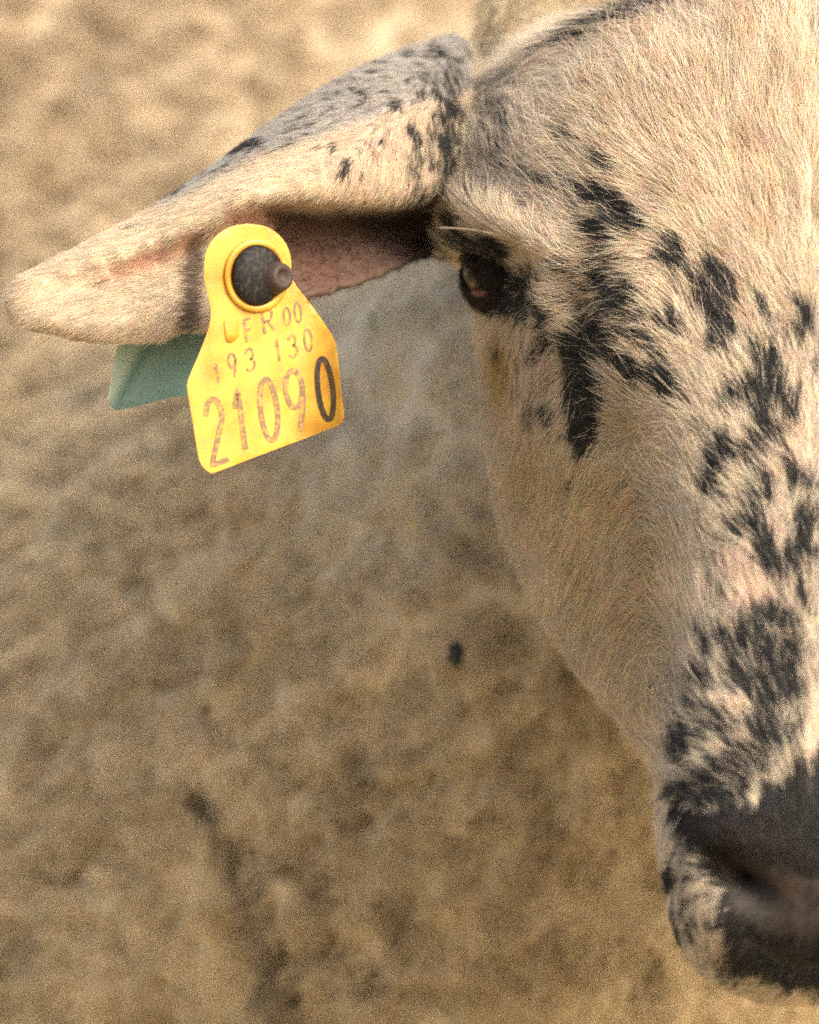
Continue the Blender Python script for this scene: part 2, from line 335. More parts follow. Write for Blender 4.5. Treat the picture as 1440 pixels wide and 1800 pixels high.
EAR = {
 830: [(60,82),(110,64),(190,56),(270,54),(330,60),(372,80),(402,86),(430,80),(452,74)],
 800: [(52,70),(110,52),(190,44),(270,42),(330,48),(370,70),(402,77),(430,70),(450,62)],
 740: [(72,62),(118,42),(190,30),(270,26),(338,31),(374,56),(405,64),(435,56),(446,48)],
 680: [(92,55),(130,36),(190,22),(270,14),(345,18),(380,44),(412,54),(455,44),(474,34)],
 600: [(130,46),(165,28),(220,15),(290,6),(350,9),(380,30),(415,40),(470,31),(508,22)],
 520: [(180,38),(210,22),(255,11),(310,2),(345,3),(370,18),(412,27),(480,19),(532,12)],
 440: [(238,32),(262,18),(295,9),(335,0),(358,1),(385,11),(430,16),(500,9),(560,4)],
 360: [(298,26),(318,15),(345,7),(375,1),(400,3),(425,9),(465,10),(520,4),(580,0)],
 280: [(350,20),(367,12),(390,6),(418,2),(440,5),(460,7),(500,4),(550,-1),(602,0)],
 200: [(395,15),(408,9),(428,4),(452,2),(470,5),(488,5),(520,1),(565,-3),(608,0)],
 120: [(437,11),(448,7),(463,3),(480,2),(495,4),(510,3),(535,0),(570,-3),(600,1)],
 50: [(472,9),(480,6),(492,3),(505,2),(517,2),(528,1),(545,0),(565,-1),(584,2)],
 8: [(503,8),(509,6),(516,4),(523,3),(530,3),(536,3),(543,3),(552,4),(562,5)],
}
def build_ear(side=1):
    keys = sorted(EAR, reverse=True); NC, NR = 40, 70
    rows = np.array([np.c_[np.full(NC, k), crom(EAR[k], NC)] for k in keys])
    g = np.stack([crom(rows[:, j, :], NR) for j in range(NC)], 1)
    fr = np.array([[P(*(g[i, j, 0], g[i, j, 1], g[i, j, 2] * .001)) for j in range(NC)] for i in range(NR)])
    du = np.gradient(fr, axis=0); dv = np.gradient(fr, axis=1)
    n = np.cross(du, dv); n /= np.linalg.norm(n, axis=2, keepdims=True) + 1e-12
    if n[NR // 2, NC // 2, 1] < 0: n = -n
    edge = np.minimum(1, 4 * np.minimum(np.linspace(0, 1, NC), 1 - np.linspace(0, 1, NC)))[None, :, None]
    bk = fr + n * .0034 * (.5 + .5 * edge) + np.array([0, .0022, 0])
    V = np.vstack([fr.reshape(-1, 3), bk.reshape(-1, 3)])
    if side < 0: 
        xm = (X0 - CX) * S; V = V.copy()
        pxs, pys = to_px(V); V = np.array([P(2 * X0 - a, b, y) for a, b, y in zip(pxs, pys, V[:, 1])])
    N = NR * NC; F = grid_faces(NR, NC); F += [tuple(N + k for k in f[::-1]) for f in F]
    for i in range(NR - 1):
        for j in (0, NC - 1):
            a, b = i * NC + j, (i + 1) * NC + j; q = (a, b, N + b, N + a); F.append(q if j else q[::-1])
    for i in (0, NR - 1):
        for j in range(NC - 1):
            a, b = i * NC + j, i * NC + j + 1; q = (a, b, N + b, N + a); F.append(q[::-1] if i else q)
    return V, F
def ball(c, r, nu=32, nv=20):
    V = [(c[0], c[1], c[2] + r)]
    for i in range(1, nv):
        for j in range(nu):
            a, b = math.pi * i / nv, 2 * math.pi * j / nu
            V.append((c[0] + r * math.sin(a) * math.cos(b), c[1] + r * math.sin(a) * math.sin(b), c[2] + r * math.cos(a)))
    V.append((c[0], c[1], c[2] - r)); F = []
    for j in range(nu):
        F.append((0, 1 + j, 1 + (j + 1) % nu))
        F.append((len(V) - 1, 1 + (nv - 2) * nu + (j + 1) % nu, 1 + (nv - 2) * nu + j))
    for i in range(nv - 2):
        for j in range(nu):
            a = 1 + i * nu; F.append((a + j, a + nu + j, a + nu + (j + 1) % nu, a + (j + 1) % nu))
    return V, F
def sweep(keys, n):
    V, F = [], []
    for px, py, y, r in crom(keys, n):
        v, f = ball(P(px, py, y * .001), r * .001); o = len(V); V += v; F += [tuple(o + k for k in q) for q in f]
    return V, F
NECK = [(1330,380,170,66),(1230,560,195,88),(1060,950,240,118),(900,1400,300,155),(800,1800,350,185)]
BODY = [(700,1750,430,215),(330,1150,560,270),(-100,800,680,315),(-700,650,820,335),(-1500,600,1000,330)]

parts = {'head': build_head(), 'ear': build_ear(1), 'ear2': build_ear(-1), 'neck': sweep(NECK, 26), 'poll': ball(P(1030, 70, .112), .0255), 'body': sweep(BODY, 26)}
V, F = [], []
trees = {}
for k, (v, f) in parts.items():
    o = len(V); V += [tuple(p) for p in v]; F += [tuple(o + i for i in q) for q in f]
    trees[k] = bvhtree.BVHTree.FromPolygons([tuple(p) for p in v], [tuple(q) for q in f])
tmp = mesh_obj('sheep', V, F)
md = tmp.modifiers.new('r', 'REMESH'); md.mode = 'VOXEL'; md.voxel_size = .0022; md.use_smooth_shade = True
ms = tmp.modifiers.new('s', 'SMOOTH'); ms.factor = .5; ms.iterations = 3
dg = bpy.context.evaluated_depsgraph_get()
me = bpy.data.meshes.new_from_object(tmp.evaluated_get(dg))
old = tmp.data; tmp.modifiers.clear(); tmp.data = me; bpy.data.meshes.remove(old); me.name = 'sheep'
sheep = tmp
nv = len(me.vertices)
co = np.empty(nv * 3); me.vertices.foreach_get('co', co); co = co.reshape(-1, 3)
nr = np.empty(nv * 3); me.vertices.foreach_get('normal', nr); nr = nr.reshape(-1, 3)
px, py = to_px(co)
# which part of the animal each vertex belongs to: 0 head, 1 ear, 2 neck and body
reg = np.full(nv, 2, np.int8)
near = np.where((co[:, 1] < .19) & (co[:, 1] > -.1))[0]
for i in near:
    p = Vector(co[i]); d = {}
    for k in ('head', 'ear', 'ear2', 'neck', 'poll'):
        h = trees[k].find_nearest(p, .05); d[k] = h[3] if h[0] is not None else 1.0
    k = min(d, key=d.get)
    reg[i] = 0 if k == 'head' else 1 if k.startswith('ear') else 2
print('verts', nv, [int((reg == k).sum()) for k in range(3)])

# --- modelling on the surface: sockets, brow, nostrils, mouth, fleece
hd = (reg == 0); fpx = np.where(px > X0, 2 * X0 - px, px)
def g2(cx, cy, sx, sy, rot=0.0):
    c, s = math.cos(R(rot)), math.sin(R(rot)); x, y = fpx - cx, py - cy
    return np.exp(-(((c * x + s * y) / sx) ** 2 + ((-s * x + c * y) / sy) ** 2))
fr = hd & (nr[:, 1] < .35)
off = np.zeros(nv)
off += -.0080 * g2(872, 482, 55, 62)            # eye socket
off += .0045 * g2(905, 395, 95, 26, 28)         # brow over the eye
off += .0030 * g2(985, 530, 26, 60, 0)          # inner rim of the socket
off += -.0028 * g2(975, 640, 20, 90, -10)       # groove running down from the eye
off += .0022 * g2(1130, 560, 70, 90)
off += -.0022 * g2(1100, 760, 60, 60)
off += -.0095 * g2(1306, 1556, 26, 46, -58) - .0085 * g2(1272, 1535, 20, 30, -35)   # nostril
off += .0030 * g2(1300, 1478, 60, 22, 18)
off += -.0040 * g2(1395, 1690, 60, 7, 28) - .0030 * g2(1330, 1655, 30, 7, 30)       # mouth
off += -.0022 * g2(1425, 1625, 6, 60)
off[~fr] = 0
# fleece: lumpy staples with crevices, on neck and body
bd = (reg == 2)
near_head = smooth(1080, 620, py) * smooth(420, 640, px)                            # short smooth hair behind the jaw
p3 = co / .015
cell = fbm(p3 + 2.2 * np.c_[vnoise(co / .05, 61), vnoise(co / .05, 62), vnoise(co / .05, 63)], 3, 50)
lump = .011 * (fbm(co / .085, 2, 70) - .5) + .0105 * (np.abs(cell - .5) * -2 + .35)
wx = px + 26 * (vnoise(co / .012, 81) - .5); wy = py + 26 * (vnoise(co / .012, 82) - .5)
cv = strokes(wx, wy, np.array(CREV, float), 1.2)
off += np.where(bd, lump * (1 - .85 * near_head) - .008 * cv * (.3 + 1.2 * vnoise(co / .008, 88)) * (nr[:, 1] < 0), 0)
co = co + nr * off[:, None]
me.vertices.foreach_set('co', co.ravel()); me.update()
me.vertices.foreach_get('normal', (nrf := np.empty(nv * 3))); nr = nrf.reshape(-1, 3)

def coat_at(px, py, co, reg):
    base = np.zeros((len(px), 3)); dark = np.zeros(len(px)); brn = np.zeros(len(px))
    for k, fn in ((0, head_coat), (1, ear_coat), (2, body_coat)):
        i = np.where(reg == k)[0]
        if len(i): base[i], dark[i], brn[i] = fn(px[i], py[i], co[i])
    return base, dark, brn
px, py = to_px(co)
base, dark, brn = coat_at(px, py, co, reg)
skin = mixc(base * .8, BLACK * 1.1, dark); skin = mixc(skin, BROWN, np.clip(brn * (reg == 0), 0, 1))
ca = me.color_attributes.new('coat', 'FLOAT_COLOR', 'POINT')
ca.data.foreach_set('color', np.c_[skin, np.ones(nv)].astype(np.float32).ravel())
me.materials.clear(); me.materials.append(skin_m)
sheep['label'] = 'cream sheep with black speckled face, one ear pierced by tags'
sheep['category'] = 'sheep'

# ------------------------------------------------------------------ hair
FLOW = np.array([  # x,y, direction from root to tip
 (1300,200,-.15,-1),(1420,200,0,-1),(1150,180,-.5,-.85),(1250,300,-.45,-.9),(1330,320,-.2,-1),(1000,280,-.85,-.5),(930,320,-.85,-.5),(850,370,-.6,-.8),
 (1100,330,-.8,-.55),(1150,480,-1,-.15),(1060,500,-1,-.05),(1060,560,-1,.1),(1230,520,-.5,-.85),(1200,640,-.7,-.7),(1260,600,-.45,-.9),(1150,650,-.85,-.4),
 (1030,720,-.9,.35),(1000,820,-.8,.6),(1130,760,-.95,.25),(1300,650,-.4,-.9),(1380,680,-.05,-1),(1430,700,.03,-1),(1300,800,-.5,-.85),(1215,850,-.7,-.5),
 (1415,950,.0,-1),(1250,930,-.65,-.75),(1180,900,-.95,-.1),(1100,950,-.8,.5),(1000,950,-.5,.85),(1250,1050,-.6,-.8),(1320,1050,-.35,-.95),(1350,1150,-.2,-1),
 (1250,1250,-.75,-.65),(1180,1250,-.9,-.2),(1100,1150,-.7,.6),(1415,1250,0,-1),(1230,1330,-.8,-.4),(1200,1450,-.9,.3),(1300,1450,-.4,-.7),(900,650,-.15,1),
 (950,800,-.3,.95),(880,900,-.2,1),(1050,100,-.75,-.6),(850,220,-.75,-.5),(1420,1500,0,-1),(1200,1620,-.5,.8),(1350,1700,-.3,.9),(1380,450,-.1,-1),(800,300,-.6,-.7)], float)
def flow_at(f, y):
    num = np.zeros((len(f), 2)); den = np.zeros(len(f))
    for x0, y0, dx, dy in FLOW:
        l = math.hypot(dx, dy); w = 1.0 / (((f - x0) ** 2 + (y - y0) ** 2) + 400.0) ** 1.5
        num[:, 0] += w * dx / l; num[:, 1] += w * dy / l; den += w
    v = num / den[:, None]; return v / (np.linalg.norm(v, axis=1, keepdims=True) + 1e-9)

me.calc_loop_triangles(); nt_ = len(me.loop_triangles)
tri = np.empty(nt_ * 3, np.int32); me.loop_triangles.foreach_get('vertices', tri); tri = tri.reshape(-1, 3)
A = co[tri[:, 0]]; B = co[tri[:, 1]]; Cc = co[tri[:, 2]]
area = .5 * np.linalg.norm(np.cross(B - A, Cc - A), axis=1)
tcen = (A + B + Cc) / 3; tn = (nr[tri[:, 0]] + nr[tri[:, 1]] + nr[tri[:, 2]]) / 3
tpx, tpy = to_px(tcen); treg = np.array([np.bincount(r, minlength=3).argmax() for r in reg[tri]]) if False else np.median(reg[tri], axis=1).astype(int)

def sample(wt, n):
    p = wt / wt.sum(); t = rng.choice(len(p), n, p=p)
    r1 = np.sqrt(rng.random(n))[:, None]; r2 = rng.random(n)[:, None]
    a, b, c = tri[t, 0], tri[t, 1], tri[t, 2]
    w0, w1, w2 = 1 - r1, r1 * (1 - r2), r1 * r2
    p_ = co[a] * w0 + co[b] * w1 + co[c] * w2
    n_ = nr[a] * w0 + nr[b] * w1 + nr[c] * w2; n_ /= np.linalg.norm(n_, axis=1, keepdims=True) + 1e-9
    return p_, n_, treg[t]

def make_curves(name, pts, rad, col, m, label=None):
    n, k, _ = pts.shape
    hc = bpy.data.hair_curves.new(name); hc.add_curves([k] * n)
    hc.attributes['position'].data.foreach_set('vector', pts.astype(np.float32).ravel()) if 'position' in hc.attributes else hc.points.foreach_set('position', pts.astype(np.float32).ravel())
    ra = hc.attributes.get('radius') or hc.attributes.new('radius', 'FLOAT', 'POINT')
    ra.data.foreach_set('value', rad.astype(np.float32).ravel())
    c = hc.attributes.new('hair_color', 'FLOAT_COLOR', 'CURVE')
    c.data.foreach_set('color', np.c_[col, np.ones(n)].astype(np.float32).ravel())
    hc.materials.append(m)
    o = bpy.data.objects.new(name, hc); C.objects.link(o); o.parent = sheep; o['kind'] = 'stuff'
    return o

def clumps(p, per):
    n = len(p); idx = rng.choice(n, max(2, n // per), replace=False)
    kd = kdtree.KDTree(len(idx))
    for j, i in enumerate(idx): kd.insert(p[i], j)
    kd.balance()
    own = np.array([kd.find(q)[1] for q in p]); return idx[own], own

# face and ears
vis = np.clip(.25 - tn[:, 1], .06, 1) * np.where(tpx > 1560, .3, 1.0)
wt = area * vis * np.where(treg == 0, 1.0, np.where(treg == 1, 1.1, 0))
nose_skin = poly_in(np.where(tpx > X0, 2 * X0 - tpx, tpx), tpy, [(1262,1500),(1330,1512),(1440,1560),(1440,1640),(1360,1640),(1290,1600)], 10) * (treg == 0)
wt = wt * (1 - .93 * nose_skin)
eye_hole = np.exp(-(((np.where(tpx > X0, 2 * X0 - tpx, tpx) - 840) / 30) ** 2 + ((tpy - 480) / 36) ** 2) ** 2) * (treg == 0)
wt = wt * (1 - eye_hole)
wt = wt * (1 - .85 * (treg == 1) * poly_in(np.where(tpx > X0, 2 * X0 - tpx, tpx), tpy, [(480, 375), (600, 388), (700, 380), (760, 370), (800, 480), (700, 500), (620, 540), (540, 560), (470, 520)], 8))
NF = 330000
p, n, rg = sample(wt, NF)
hx, hy = to_px(p); f = np.where(hx > X0, 2 * X0 - hx, hx); sgn = np.where(hx > X0, -1.0, 1.0)
fl = flow_at(f, hy)
er = rg == 1
fl[er] = np.array([-.86, .5])
ur = er & (f > 560); fl[ur] = np.array([-.6, .8]) 
ang = (fbm(np.c_[hx / 34, hy / 34, p[:, 1] * 60], 2, 90) - .5) * 1.1 + rng.normal(0, .16, NF)
ang = np.where(er, ang * .7, ang)
c_, s_ = np.cos(ang), np.sin(ang)
fl = np.c_[c_ * fl[:, 0] - s_ * fl[:, 1], s_ * fl[:, 0] + c_ * fl[:, 1]]
t3 = np.c_[fl[:, 0] * sgn, np.zeros(NF), -fl[:, 1]]
t3 -= n * (t3 * n).sum(1)[:, None]; t3 /= np.linalg.norm(t3, axis=1, keepdims=True) + 1e-9
L = np.full(NF, .0085)
L += .0035 * smooth(480, 200, hy) * smooth(900, 1050, f)
L -= .0030 * np.exp(-(((f - 900) / 110) ** 2 + ((hy - 500) / 100) ** 2))
L -= .0028 * smooth(1180, 1040, f) * smooth(640, 800, hy)
L = np.where(hy > 1380, .0042, L)
L = np.where(er, .0036, L)
L += .006 * np.exp(-((hy - 20 - (1160 - f) * .33) / 26) ** 2) * (f > 880) * (f < 1200) * (~er)
fly = (rng.random(NF) < .012) & ~er & (hy < 1380)
L *= .88 * rng.uniform(.6, 1.25, NF) * np.where(fly, 1.2, 1)
lift = np.where(er, .20, .26) * rng.uniform(.5, 1.5, NF) + .10 * (hy < 300) * (~er)
lift = np.where(fly, lift + .3, lift)
K = 6; ss = np.linspace(0, 1, K)
pts = np.empty((NF, K, 3))
jit = rng.normal(0, 1, (NF, 3))
for k, s in enumerate(ss):
    up = lift * s * (1 - .55 * s)
    pts[:, k] = p + L[:, None] * (t3 * s * .97 + n * up[:, None] + jit * (.10 * s * s))
ci, own = clumps(p, 22)
tip_d = p[ci] - p
for k, s in enumerate(ss): pts[:, k] += tip_d * (np.where(er, .25, .45)[:, None] * s ** 1.3)
mx_, my_ = to_px(pts[:, 3]); wl = (~er).astype(float)
bs, dk, br = coat_at(hx + (mx_ - hx) * wl, hy + (my_ - hy) * wl, p, rg)
cl_n = rng.random(NF)[ci]; 
isd = rng.random(NF) < np.clip(dk * 1.1 - .04, 0, .93)
isd = np.where((dk > .2) & (dk < .85), (.55 * rng.random(NF) + .45 * cl_n) < dk, isd)
col = bs * (.86 + .20 * cl_n + .20 * (rng.random(NF) - .5))[:, None]
dcol = BLACK[None] * (.7 + 2.8 * rng.random(NF) ** 2)[:, None]
dcol = mixc(dcol, BROWN[None] * (.5 + .6 * rng.random(NF))[:, None], np.clip(br, 0, 1))
isd = isd | (br > .07) & (dk > .9)
col = np.where(isd[:, None], dcol, col)
rad = np.empty((NF, K)); rad[:] = (np.where(er, .000042, .000054) * rng.uniform(.7, 1.3, NF))[:, None] * np.array([1, 1, .95, .8, .55, .18])[None]
make_curves('face_hair', pts, rad, col, hair_m)

# fleece
front = smooth(.35, -.1, tn[:, 1]) * smooth(-900, -200, tpx) * smooth(2300, 1700, tpx) * smooth(-700, -200, tpy) * smooth(2500, 2000, tpy)
wt = area * (treg == 2) * (front + .02)
NW = 170000
p, n, rg = sample(wt, NW)
hx, hy = to_px(p)
nh = smooth(1080, 620, hy) * smooth(420, 640, hx) 
t3 = np.c_[-.45 + .5 * rng.normal(0, 1, NW), .2 * rng.normal(0, 1, NW), -.8 + .4 * rng.normal(0, 1, NW)]
t3 -= n * (t3 * n).sum(1)[:, None]; t3 /= np.linalg.norm(t3, axis=1, keepdims=True) + 1e-9
b3 = np.cross(n, t3)
L = (.0105 - .003 * nh) * rng.uniform(.6, 1.3, NW)
K = 9; ss = np.linspace(0, 1, K); pts = np.empty((NW, K, 3)); ph = rng.random(NW) * 6.28; cr = .0011 * (1 - .75 * nh) * rng.uniform(.5, 1.4, NW)
for k, s in enumerate(ss):
    a = ph + s * 13
    pts[:, k] = p + (L * s)[:, None] * (t3 * (.55 + .35 * nh)[:, None] + n * (.62 - .35 * nh)[:, None]) + (cr * min(1, s * 2) * np.cos(a))[:, None] * t3 + (cr * min(1, s * 2) * np.sin(a))[:, None] * b3
ci, own = clumps(p, 40); td = p[ci] - p
for k, s in enumerate(ss): pts[:, k] += td * (.5 * s)
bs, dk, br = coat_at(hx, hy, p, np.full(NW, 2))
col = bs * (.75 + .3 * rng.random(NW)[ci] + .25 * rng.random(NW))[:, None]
rad = np.empty((NW, K)); rad[:] = (.00013 * rng.uniform(.7, 1.3, NW))[:, None] * np.linspace(1, .45, K)[None]
make_curves('fleece', pts, rad, col, wool_m)

# ------------------------------------------------------------------ eyes
eye_m, t, b = mat('eye_dark', (.018, .012, .010), .08)
iris_m, t, b = mat('iris_amber', (.17, .105, .018), .25)
lid_m, t, b = mat('lid_skin', (.016, .012, .011), .85, Specular_IOR_Level=.1)
haw_m, t, b = mat('inner_lid', (.13, .05, .032), .45)
def make_eye(side):
    pxc = 879 if side > 0 else 2 * X0 - 879
    c = Vector(P(pxc, 480, .0505)); Rr = .0087
    ax = Vector((-.95 * side, -.32, .02)).normalized()
    hz = Vector((-.50 * side, .66, .52)); hz = (hz - ax * hz.dot(ax)).normalized(); vt = ax.cross(hz) * side
    if vt.z < 0: vt = -vt
    v, fc = ball((0, 0, 0), Rr); e = mesh_obj('eye', v, fc, eye_m, sheep); e.location = c
    # iris: a ring of the sphere round the axis, just proud of it
    def ring(a0, a1, rr, nm, m, sq=1.0):
        Vv = []
        NA = 6
        for i in range(NA):
            a = R(a0 + (a1 - a0) * i / (NA - 1))
            for j in range(40):
                q = 2 * math.pi * j / 40
                d = ax * math.cos(a) + (hz * math.cos(q) + vt * math.sin(q) * sq) * math.sin(a)
                Vv.append(d.normalized() * rr)
        return mesh_obj(nm, Vv, grid_faces(NA, 40, True), m, e)
    ring(24, 32, Rr * 1.006, 'iris', iris_m)
    # lids: a shell over the ball with an almond opening
    Vv = []; NA = 12; NB = 64
    for i in range(NA):
        for j in range(NB):
            q = 2 * math.pi * j / NB
            op = 1 / math.sqrt((math.cos(q) / 44) ** 2 + (math.sin(q) / (15 if math.sin(q) > 0 else 20)) ** 2)
            tt = i / (NA - 1); a = R(op + (98 - op) * max(0, tt - .12) / .88)
            rr = Rr * (1.005 if i == 0 else 1.13 - .06 * tt if i > 1 else 1.12)
            d = ax * math.cos(a) + (hz * math.cos(q) + vt * math.sin(q)) * math.sin(a)
            Vv.append(d * rr)
    mesh_obj('eyelid', Vv, grid_faces(NA, NB, True), lid_m, e)
    q = np.array([tuple(Vector(v_) + c) for v_ in Vv[3 * NB:]]); sel = rng.integers(0, len(q), 2600); q = q[sel] + rng.normal(0, .0006, (2600, 3))
    nn = q - np.array(c); nn /= np.linalg.norm(nn, axis=1, keepdims=True); q = np.array(c) + nn * (Rr * 1.08)
    td_ = np.array([-.35 * side, .1, -.75]) + rng.normal(0, .35, (2600, 3)); td_ -= nn * (td_ * nn).sum(1)[:, None]; td_ /= np.linalg.norm(td_, axis=1, keepdims=True)
    ll = rng.uniform(.0018, .0036, 2600)[:, None]
    pp = np.stack([q + ll * (td_ * k + nn * .35 * k * (1 - .4 * k)) for k in np.linspace(0, 1, 4)], 1)
    rr2 = np.tile(np.array([.00006, .00006, .00005, .00002]), (2600, 1))
    cc_ = np.array([.05, .036, .026])[None] * rng.uniform(.4, 1.8, 2600)[:, None]
    make_curves('eyelid_hair', pp, rr2, cc_, hair_m)
    # red inner corner
    d0 = (ax * .62 - hz * .75 - vt * .16).normalized() * Rr
    v, fc = ball((0, 0, 0), 1, 16, 10)
    mesh_obj('tear_corner', [d0 + Vector((x * .0030, y * .0016, z * .0012)) for x, y, z in v], fc, haw_m, e)
    return e
make_eye(1); make_eye(-1)
stray_m, t, b = mat('dark_hair', (.05, .038, .03), .6)
# long pale lashes over the eye
lash_m, t, b = mat('pale_hair', (.62, .50, .38), .5)
def tube(keys, r0, r1, nm, m, parent=None, n=16, sides=6):
    pts_ = crom([P(a, b_, y * .001) for a, b_, y in keys], n); Vv = []
    for i, q in enumerate(pts_):
        d = Vector(pts_[min(i + 1, n - 1)] - pts_[max(i - 1, 0)]).normalized(); u = d.orthogonal().normalized(); w_ = d.cross(u)
        r = r0 + (r1 - r0) * i / (n - 1)
        for j in range(sides):
            a = 2 * math.pi * j / sides; Vv.append(Vector(q) + (u * math.cos(a) + w_ * math.sin(a)) * r)
    return mesh_obj(nm, Vv, grid_faces(n, sides, True) + [tuple(range(sides)), tuple(range((n - 1) * sides, n * sides))], m, parent)
tube([(885,414,12),(850,407,14),(815,402,20),(768,400,28)], .00024, .00014, 'eyelash', lash_m, sheep)
0 and tube([(905,440,12),(870,421,14),(835,414,18),(800,412,26)], .00022, .00012, 'eyelash', lash_m, sheep)

# ------------------------------------------------------------------ yellow tag
def tag_y(a, b_):
    q = (a - 450) + .12 * (b_ - 600)                # distance to the right, along the tag's own axis
    y = -.0185 + q * S * .42
    y -= np.maximum(0, q - 78) ** 2 * S * .0115 if q > 78 else 0
    return float(y)
OUT = [(435,393),(470,399),(497,420),(511,450),(515,492),(545,533),(583,588),(593,620),(600,690),(605,724),(603,738),(594,748),(530,773),(450,803),(382,829),
       (368,830),(355,818),(348,798),(338,735),(330,690),(331,668),(350,622),(366,580),(371,552),(368,528),(361,500),(359,470),(364,440),(380,415),(405,399)]
def plate(outline, depth, thick, nm, m, parent, sub=5, hole=None, bevel=.5):
    o2 = crom(np.vstack([outline, outline[:1]]), len(outline) * 3 + 1)[:-1]
    bm = bmesh.new(); cx_, cy_ = np.mean(outline, 0)
    # dense grid clipped to the outline gives a plate that can bend
    vs = [bm.verts.new((a, b_, 0)) for a, b_ in o2]; bm.faces.new(vs)
    x0, x1 = o2[:, 0].min(), o2[:, 0].max(); y0, y1 = o2[:, 1].min(), o2[:, 1].max()
    for xx in np.arange(x0 + 8, x1, 10):
        bmesh.ops.bisect_plane(bm, geom=bm.verts[:] + bm.edges[:] + bm.faces[:], plane_co=(xx, 0, 0), plane_no=(1, 0, 0))
    for yy in np.arange(y0 + 8, y1, 22):
        bmesh.ops.bisect_plane(bm, geom=bm.verts[:] + bm.edges[:] + bm.faces[:], plane_co=(0, yy, 0), plane_no=(0, 1, 0))
    r = bmesh.ops.extrude_face_region(bm, geom=bm.faces[:])
    nvs = [v for v in r['geom'] if isinstance(v, bmesh.types.BMVert)]
    for v in nvs: v.co.z = 1.0
    bmesh.ops.recalc_face_normals(bm, faces=bm.faces)
    for v in bm.verts:
        a, b_ = v.co.x, v.co.y; v.co = P(a, b_, depth(a, b_) + v.co.z * thick)
    me_ = bpy.data.meshes.new(nm); bmesh.ops.recalc_face_normals(bm, faces=bm.faces); bm.to_mesh(me_); bm.free()
    o = bpy.data.objects.new(nm, me_); C.objects.link(o); me_.materials.append(m); o.parent = parent
    me_.polygons.foreach_set('use_smooth', [True] * len(me_.polygons))
    bv = o.modifiers.new('b', 'BEVEL'); bv.width = .0004; bv.segments = 2; bv.limit_method = 'ANGLE'; bv.angle_limit = R(50)
    return o
def empty(nm, loc, label, cat):
    o = bpy.data.objects.new(nm, None); C.objects.link(o); o.location = loc; o.empty_display_size = .01
    o['label'] = label; o['category'] = cat; return o
yel_m, t, b = mat('yellow_plastic', (.78, .46, .03), .38, Specular_IOR_Level=.5)
nz = t.nodes.new('ShaderNodeTexNoise'); nz.inputs['Scale'].default_value = 140; nz.inputs['Detail'].default_value = 5
tcd = t.nodes.new('ShaderNodeTexCoord'); t.links.new(tcd.outputs['Object'], nz.inputs['Vector'])
rp = t.nodes.new('ShaderNodeValToRGB'); rp.color_ramp.elements[0].position = .32; rp.color_ramp.elements[0].color = (.42, .18, .010, 1)
rp.color_ramp.elements[1].position = .62; rp.color_ramp.elements[1].color = (.56, .335, .04, 1)
n2 = t.nodes.new('ShaderNodeTexNoise'); n2.inputs['Scale'].default_value = 420; n2.inputs['Detail'].default_value = 6; n2.inputs['Roughness'].default_value = .7
t.links.new(tcd.outputs['Object'], n2.inputs['Vector'])
r2 = t.nodes.new('ShaderNodeValToRGB'); r2.color_ramp.elements[0].position = .50; r2.color_ramp.elements[0].color = (0, 0, 0, 1)
r2.color_ramp.elements[1].position = .78; r2.color_ramp.elements[1].color = (.75, .75, .75, 1); t.links.new(n2.outputs['Fac'], r2.inputs[0])
dm = t.nodes.new('ShaderNodeMix'); dm.data_type = 'RGBA'; dm.inputs[7].default_value = (.30, .19, .07, 1)
t.links.new(r2.outputs[0], dm.inputs[0]); t.links.new(nz.outputs['Fac'], rp.inputs[0]); t.links.new(rp.outputs[0], dm.inputs[6]); t.links.new(dm.outputs[2], b.inputs['Base Color'])
rr_ = t.nodes.new('ShaderNodeMapRange'); rr_.inputs[3].default_value = .28; rr_.inputs[4].default_value = .6; t.links.new(n2.outputs['Fac'], rr_.inputs[0]); t.links.new(rr_.outputs[0], b.inputs['Roughness'])
b.inputs['Subsurface Weight'].default_value = .15; b.inputs['Subsurface Radius'].default_value = (.002, .001, .0004)
tag = empty('ear_tag', P(440, 486, -.015), 'yellow plastic ear tag printed 21090 hanging from the pierced ear', 'ear tag')
inv = Matrix.Translation(-tag.location)
def under(o, par):            # parent while keeping world-space vertices
    o.parent = par; o.matrix_parent_inverse = Matrix.Translation(-Vector(par.location)); return o
panel = under(plate(np.array(OUT, float), tag_y, .0016, 'panel', yel_m, None), tag)
# raised collar round the stud, groove outside it
CCX, CCY = 452, 484
def ringmesh(rx, prof, nm, m, cx_=CCX, cy_=CCY, ry=None, n=48):
    """prof: list of (radius factor, lift toward the viewer in metres)"""
    Vv = []
    for rf, lf in prof:
        for j in range(n):
            a = 2 * math.pi * j / n; xx = cx_ + rx * rf * math.cos(a); yy = cy_ + (ry or rx) * rf * math.sin(a)
            Vv.append(P(xx, yy, tag_y(xx, yy) - lf))
    return mesh_obj(nm, Vv, grid_faces(len(prof), n, True), m)
under(ringmesh(58, [(1.0, -.0002), (.99, .0007), (.95, .0012), (.86, .0013), (.80, .0010), (.76, .0002), (.74, -.0008)], 'collar', yel_m, ry=66), tag)
blk_m, t, b = mat('stud_plastic', (.022, .020, .020), .6, Specular_IOR_Level=.2)
nz = t.nodes.new('ShaderNodeTexNoise'); nz.inputs['Scale'].default_value = 1100; nz.inputs['Detail'].default_value = 5
tcs = t.nodes.new('ShaderNodeTexCoord'); t.links.new(tcs.outputs['Object'], nz.inputs['Vector'])
rp = t.nodes.new('ShaderNodeValToRGB'); rp.color_ramp.elements[0].position = .5; rp.color_ramp.elements[0].color = (.008, .0075, .007, 1)
rp.color_ramp.elements[1].position = .75; rp.color_ramp.elements[1].color = (.05, .04, .032, 1)
